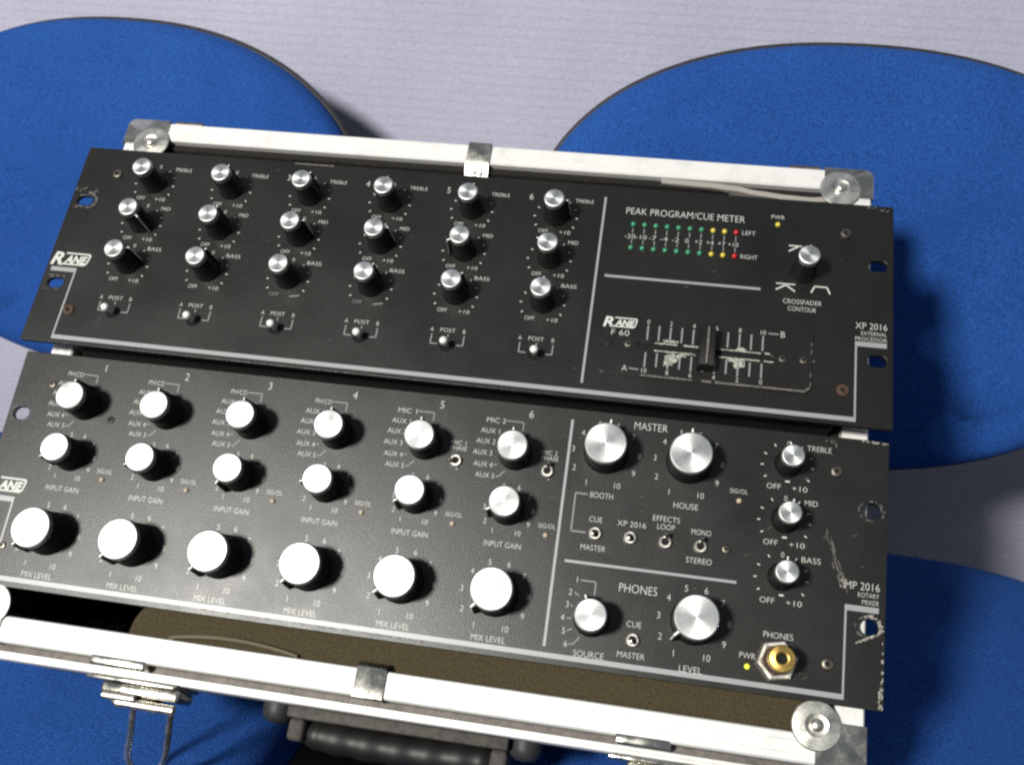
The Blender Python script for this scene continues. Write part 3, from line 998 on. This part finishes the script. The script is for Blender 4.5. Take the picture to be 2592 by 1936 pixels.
# wear of the paint round the rack slots and along the edges
wr = Print(0.07)
rg = random.Random(11)
for k in range(16):
    a = math.radians(-60 + 9.0 * k)
    wr.blob(-232.3 + 7.4 * math.cos(a), 94.4 + 5.6 * math.sin(a), rg.uniform(0.6, 1.3), rg.uniform(0.4, 0.9), math.degrees(a) + 90, 9, 0.4, rg)
for k in range(7):
    wr.blob(-232.3 + rg.uniform(-5, 4), 94.4 - 4.6 + rg.uniform(-.5, .3), rg.uniform(0.6, 1.6), 0.35, 0, 8, 0.4, rg)
for k in range(9):
    wr.blob(-236 + rg.uniform(-4, 9), 101.5 + rg.uniform(-1.5, 2), rg.uniform(0.5, 1.5), 0.3, rg.uniform(20, 50), 8, 0.4, rg)
    wr.blob(-232.3 + rg.uniform(-6, 5), 37.9 + rg.choice((-4.6, 4.5)) + rg.uniform(-.3, .3), rg.uniform(0.5, 1.4), 0.3, 0, 8, 0.4, rg)
wr.line(-107.5, 131.9, -83, 132.0, 0.8)
wr.blob(200.6, 33.6, 0.9, 0.5, 30, 8, 0.4, rg)
for k in range(8):
    wr.blob(rg.uniform(222, 239), rg.uniform(129.5, 131.8), rg.uniform(0.4, 1.0), 0.3, rg.uniform(0, 60), 8, 0.4, rg)
for k in range(30):
    wr.line(*(lambda x, y, d: (x, y, x + d * 2, y + d))(rg.uniform(-235, 235), rg.uniform(6, 128), rg.uniform(0.3, 1.2)), 0.22)
wr.build('paint_wear', M_SCUFF, upper, kind='stuff')

# ---- lower unit
LT = math.radians(3.776)
lo_top = Vector((0.697, -3.321, -9.277))
lo_org = lo_top - Vector((0, math.cos(LT), math.sin(LT))) * PH
rot_case = Matrix.Rotation(TILT, 3, 'X')
lp = rot_case @ lo_org
lower = thing('rotary_mixer', 'lower black rack unit with rows of large silver-capped rotary knobs and phones jack', 'audio mixer',
              (lp.x * MM, lp.y * MM, lp.z * MM + ORIGIN_Z), (TILT + LT, 0, 0))
rack_panel(lower, [(s * 233.4, y, 9.6, 7.4) for s in (-1, 1) for y in (95.6, 38.3)])
put('chassis', bbox_mesh('chassis', -213, 213, 3.0, 130, -95, -3.1, M_CHASSIS, 0.8), lower)
tx = Print(0.1)
dim = Print(0.09)
CX = [50.4 - 49.25 * (5 - k) for k in range(6)]
MIXN = [(-8.6, -17.0), (-15.8, -9.8), (-17.4, 0.2), (-13.2, 9.4), (-4.9, 15.0), (5.0, 15.0), (13.5, 9.9), (17.3, 0.0), (15.3, -9.8), (7.6, -17.3)]
GAINN = [(-6.9, -12.1), (-11.4, -7.6), (-12.8, -0.1), (-9.8, 7.2), (-4.0, 11.8), (4.0, 11.8), (10.3, 7.4), (12.9, 0.1), (11.3, -7.0), (6.6, -12.2)]
def ring(cx, cy, pts, h, out=None):
    for i, (dx, dy) in enumerate(pts):
        (out or tx).text(str(i + 1), cx + dx, cy + dy, h)
GA = [212, 205, 236, 190, 218, 207]
for k, cx in enumerate(CX):
    knob(K_MID, lower, cx, 104.2, 96)
    knob(K_MID, lower, cx, 74.7, GA[k])
    knob(K_BIG, lower, cx, 30.7, (226, 228, 229, 229, 222, 226)[k])
    tx.text(str(k + 1), cx + 5.6, 127.0, 4.2)
    if k < 4:
        tx.text('PH/CD', cx - 11.4, 121.6, 2.6, 9.4)
        dim.line(cx - 6.2, 122.0, cx + 2.0, 122.0, 0.6)
    else:
        tx.text('MIC %d' % (k - 3), cx - 12.9, 121.5, 2.7, 10.4)
        dim.line(cx - 7.2, 122.0, cx + 2.0, 122.0, 0.6)
        tx.text('MIC %d' % (k - 3), cx + 18.0, 106.9, 2.3, 8.2)
        tx.text('PHASE', cx + 18.5, 103.9, 2.3, 8.8)
        tx.text('+', cx + 19.0, 92.4, 2.0)
        toggle(lower, cx + 17.9, 96.8, 30 if k == 4 else 34, 200 if k == 4 else 86)
    dim.line(cx + 2.0, 122.2, cx + 2.0, 117.4, 0.6)
    for i, (dx, y) in enumerate(((-15.3, 115.5), (-16.9, 109.5), (-17.8, 103.2), (-16.6, 96.8), (-14.8, 91.0))):
        tx.text('AUX %d' % (i + 1), cx + dx, y, 2.7, 10.2)
    dim.line(cx - 10.8, 96.9, cx - 9.2, 97.6, 0.6)
    dim.line(cx - 9.0, 91.0, cx - 7.4, 91.0, 0.6)
    dim.line(cx - 7.5, 91.0, cx - 4.6, 94.4, 0.6)
    ring(cx + 0.4, 74.5, GAINN, 2.7)
    ring(cx - 0.2, 31.0, MIXN, 3.0)
    tx.text('INPUT GAIN', cx - 0.2, 55.6, 2.8, 19.4)
    tx.text('SIG/OL', cx + 21.5, 68.0, 2.3, 9.0)
    put('led', LED['a'], lower, (cx + 21.4, 63.2, 0))
    tx.text('MIX LEVEL', cx - 0.5, 8.1, 2.9, 17.4)
# master section
tx.text('MASTER', 119.9, 127.0, 4.0, 17.4)
knob(K_BIG, lower, 97.8, 110.7, 84)
knob(K_BIG, lower, 141.0, 110.5, 91)
ring(97.9, 110.6, MIXN, 3.0)
ring(140.9, 110.6, MIXN, 3.0)
tx.text('BOOTH', 98.1, 87.3, 3.0, 11.8)
tx.text('HOUSE', 141.4, 87.0, 3.0, 12.4)
tx.text('SIG/OL', 167.5, 98.0, 2.3, 9.0)
put('led', LED['a'], lower, (167.9, 93.0, 0))
dim.line(90.9, 87.3, 84.2, 87.3, 0.8); dim.line(84.5, 87.3, 84.5, 67.2, 0.8); dim.line(84.2, 67.3, 92.0, 67.3, 0.8)
tx.text('CUE', 96.5, 74.5, 2.8, 6.6); tx.text('MASTER', 96.7, 59.8, 2.8, 12.6)
tx.text('XP 2016', 115.0, 74.3, 2.8, 14.6)
tx.text('EFFECTS', 132.3, 79.1, 2.8, 13.6); tx.text('LOOP', 132.5, 75.0, 2.8, 8.8)
tx.text('MONO', 150.3, 74.4, 2.8, 9.8); tx.text('STEREO', 150.2, 59.9, 2.8, 12.8)
for x, tilt, az in ((96.9, 16, 235), (114.8, 12, 250), (132.6, 32, 82), (150.3, 34, 82)):
    toggle(lower, x, 67.2, tilt, az)
# three-band tone knobs
for i, ry in enumerate((115.0, 86.1, 57.2)):
    knob(K_SMALL, lower, 191.0, ry, (100, 76, 88)[i])
    tx.text(('TREBLE', 'MID', 'BASS')[i], (206.6, 203.8, 205.0)[i], ry + 9.8, 2.8, (12.2, 6.4, 9.2)[i])
    tx.text('0', 191.1, ry + 11.0, 2.7)
    tx.text('OFF', 184.7, ry - 12.2, 2.7, 7.0)
    tx.text('+10', 197.7, ry - 12.3, 2.7, 7.6)
    tx.line(190.3, ry - 9.0, 192.6, ry - 9.0, 0.9)
    for dx, dy in ((-11.3, 4.8), (-12.7, -1.2), (-10.8, -7.2), (-6.6, 9.6), (12.3, -1.0), (10.7, -7.4), (6.6, 9.4), (11.6, 4.4)):
        q = math.hypot(dx, dy)
        tx.line(191 + dx * (1 - 0.7 / q), ry + dy * (1 - 0.7 / q), 191 + dx * (1 + 0.8 / q), ry + dy * (1 + 0.8 / q), 0.6)
# phones section
tx.text('PHONES', 121.6, 41.9, 4.2, 19.0)
knob(K_MID, lower, 100.0, 24.6, 112)
for s, x, y in (('1', 90.8, 42.9), ('2', 88.1, 36.4), ('3', 87.2, 30.2), ('4', 85.6, 23.5), ('5', 86.9, 17.1), ('6', 88.7, 11.0)):
    tx.text(s, x, y, 3.0)
dim.line(92.4, 42.9, 100.4, 42.9, 0.7); dim.line(100.2, 43.1, 100.2, 36.2, 0.7)
dim.line(90.0, 36.6, 92.4, 35.2, 0.7); dim.line(88.8, 30.0, 90.2, 29.6, 0.6); dim.line(87.6, 23.4, 90.0, 23.6, 0.6)
dim.line(88.6, 17.4, 91.0, 18.6, 0.6); dim.line(90.2, 11.0, 92.2, 11.2, 0.6); dim.line(92.2, 11.2, 95.2, 15.0, 0.6)
tx.text('SOURCE', 100.5, 7.2, 3.0, 15.0)
tx.text('CUE', 121.2, 24.6, 2.8, 7.2); tx.text('MASTER', 121.2, 9.6, 2.8, 13.4)
toggle(lower, 121.2, 17.0, 14, 250)
knob(K_BIG, lower, 150.2, 30.2, 224)
ring(150.2, 30.6, MIXN, 3.2)
tx.text('LEVEL', 150.4, 6.9, 3.1, 11.0)
tx.text('PHONES', 191.1, 28.5, 2.9, 14.2)
tx.text('PWR', 177.0, 17.2, 2.8, 7.6)
put('led', LED['l'], lower, (177.2, 12.1, 0))
# model lettering and lines
tx.text('MP 2016', 238.2, 57.6, 3.7, 16.6, 'r')
tx.text('ROTARY', 238.0, 53.4, 2.3, 10.0, 'r')
tx.text('MIXER', 238.0, 50.0, 2.3, 8.0, 'r')
logo(lower, -229.2, 54.4, 22.6, 8.0)
tx.build('printed_lettering', M_PRINT, lower, kind='stuff')
dim.build('printed_marks', M_PRINT_G, lower, kind='stuff')
g = frame_graphics(lower, 3.0, 5.5)
g.line(78.2, 8.4, 78.2, 126.6, 1.4)
g.line(83.2, 51.7, 169.4, 51.7, 1.4)
g.build('printed_lines', M_TRIM, lower)
# headphone jack: hex nut, washer, brass bushing
hexv = [(9.4, 0.05), (9.4, 3.0), (8.4, 3.6), (6.9, 3.6), (6.9, 2.4), (0.1, 2.4)]
v, f = [], []
nut = mesh_of('phones_jack', *lathe([(10.2, 0.05), (10.2, 2.6), (9.6, 3.4), (8.0, 3.5), (7.4, 2.6), (0.1, 2.6)], 6), M_NUT)
j = put('phones_jack', nut, lower, (190.8, 16.6, 0), (0, 0, math.radians(12)))
put('jack_thread', mesh_of('jack_thread', *lathe([(7.0, 2.5), (7.0, 3.6), (6.1, 4.0), (6.1, 13.8), (6.2, 14.0)], 30), M_RUST, 40), j)
put('jack_bushing', mesh_of('jack_bushing', *lathe([(6.2, 13.8), (6.4, 14.4), (6.4, 17.4), (5.8, 18.3), (3.4, 18.7), (2.6, 18.3), (2.3, 17.0), (2.3, 13.9), (0.1, 13.9)], 40), M_BRASS, 35), j)
put('jack_hole', mesh_of('jack_hole', *lathe([(2.28, 14.0), (2.26, 16.2), (2.0, 16.3), (0.1, 16.3)], 24), M_DARK), j)
for x, y, m_ in ((-219.7, 114.1, S_SMALL), (-179.1, 97.2, S_DARK), (-220.7, 21.3, S_SMALL), (215.5, 114.1, S_BIG), (214.8, 18.4, S_BIG), (163.1, 67.5, S_SMALL)):
    screw(m_, lower, x, y, 0, x)
# scratches and bare metal at the right end
wr = Print(0.07)
bw = Print(0.12)
rg = random.Random(5)
for k in range(34):
    t = rg.random() ** 0.8
    x = 211.4 + 8.6 * t + rg.uniform(-1.7, 1.5)
    y = 84 - 24 * t + rg.uniform(-2, 2)
    ln = rg.uniform(1.5, 6.5)
    wr.line(x, y, x + ln * 0.33, y - ln * 0.94, rg.uniform(0.18, 0.5))
for k in range(10):
    bw.blob(221.0 + rg.uniform(-1.5, 1.8), 58 + rg.uniform(-2.2, 2.0), rg.uniform(0.4, 1.0), rg.uniform(0.25, 0.5), rg.uniform(0, 60), 8, 0.4, rg)
for k in range(26):
    a = rg.uniform(-0.4, 2.0)
    bw.blob(233.4 + 6.0 * math.cos(a) + rg.uniform(-.6, .8), 38.3 + 4.9 * math.sin(a) + rg.uniform(-.6, .6), rg.uniform(0.4, 1.1), rg.uniform(0.25, 0.6), rg.uniform(0, 180), 8, 0.4, rg)
for k in range(12):
    t = k / 11
    bw.blob(228 + 10.5 * t + rg.uniform(-.4, .4), 30.2 + 5.4 * t + rg.uniform(-.4, .4), rg.uniform(0.6, 1.3), rg.uniform(0.25, 0.5), 28, 8, 0.4, rg)
for k in range(14):
    bw.blob(239.9 + rg.uniform(-.8, .6), rg.uniform(1, 10), rg.uniform(0.6, 1.8), rg.uniform(0.25, 0.5), 95, 8, 0.4, rg)
for k in range(8):
    bw.blob(240.3 + rg.uniform(-.4, .3), rg.uniform(12, 34), rg.uniform(0.4, 1.2), 0.3, 90, 8, 0.4, rg)
for k in range(8):
    bw.blob(rg.uniform(228, 240), 131.6 + rg.uniform(-.5, .4), rg.uniform(0.5, 1.5), 0.3, 0, 8, 0.4, rg)
for k in range(6):
    wr.blob(212 + rg.uniform(-3, 3), 129.5 + rg.uniform(-2, 1.2), rg.uniform(0.6, 1.5), 0.4, 100, 8, 0.4, rg)
for s in (-1, 1):
    for y in (95.6, 38.3):
        for k in range(14):
            a = rg.uniform(0, 2 * math.pi)
            wr.blob(s * 233.4 + 6.2 * math.cos(a), y + 5.0 * math.sin(a), rg.uniform(0.5, 1.4), 0.35, math.degrees(a) + 90, 8, 0.4, rg)
for k in range(60):
    wr.line(*(lambda x, y, d: (x, y, x + d * 2, y + d * 1.2))(rg.uniform(-235, 235), rg.uniform(6, 128), rg.uniform(0.3, 1.2)), 0.22)
# nicks along the lower edge of the silver line
for k in range(44):
    x = rg.choice((rg.uniform(-140, 60), rg.uniform(-40, 20)))
    wr.line(x, 2.9, x + rg.uniform(0.8, 2.6), 1.9 + rg.uniform(0, .6), 0.35)
wr.build('paint_wear', M_SCUFF, lower, kind='stuff')
bw.build('bare_metal_wear', M_WEAR, lower, kind='stuff')
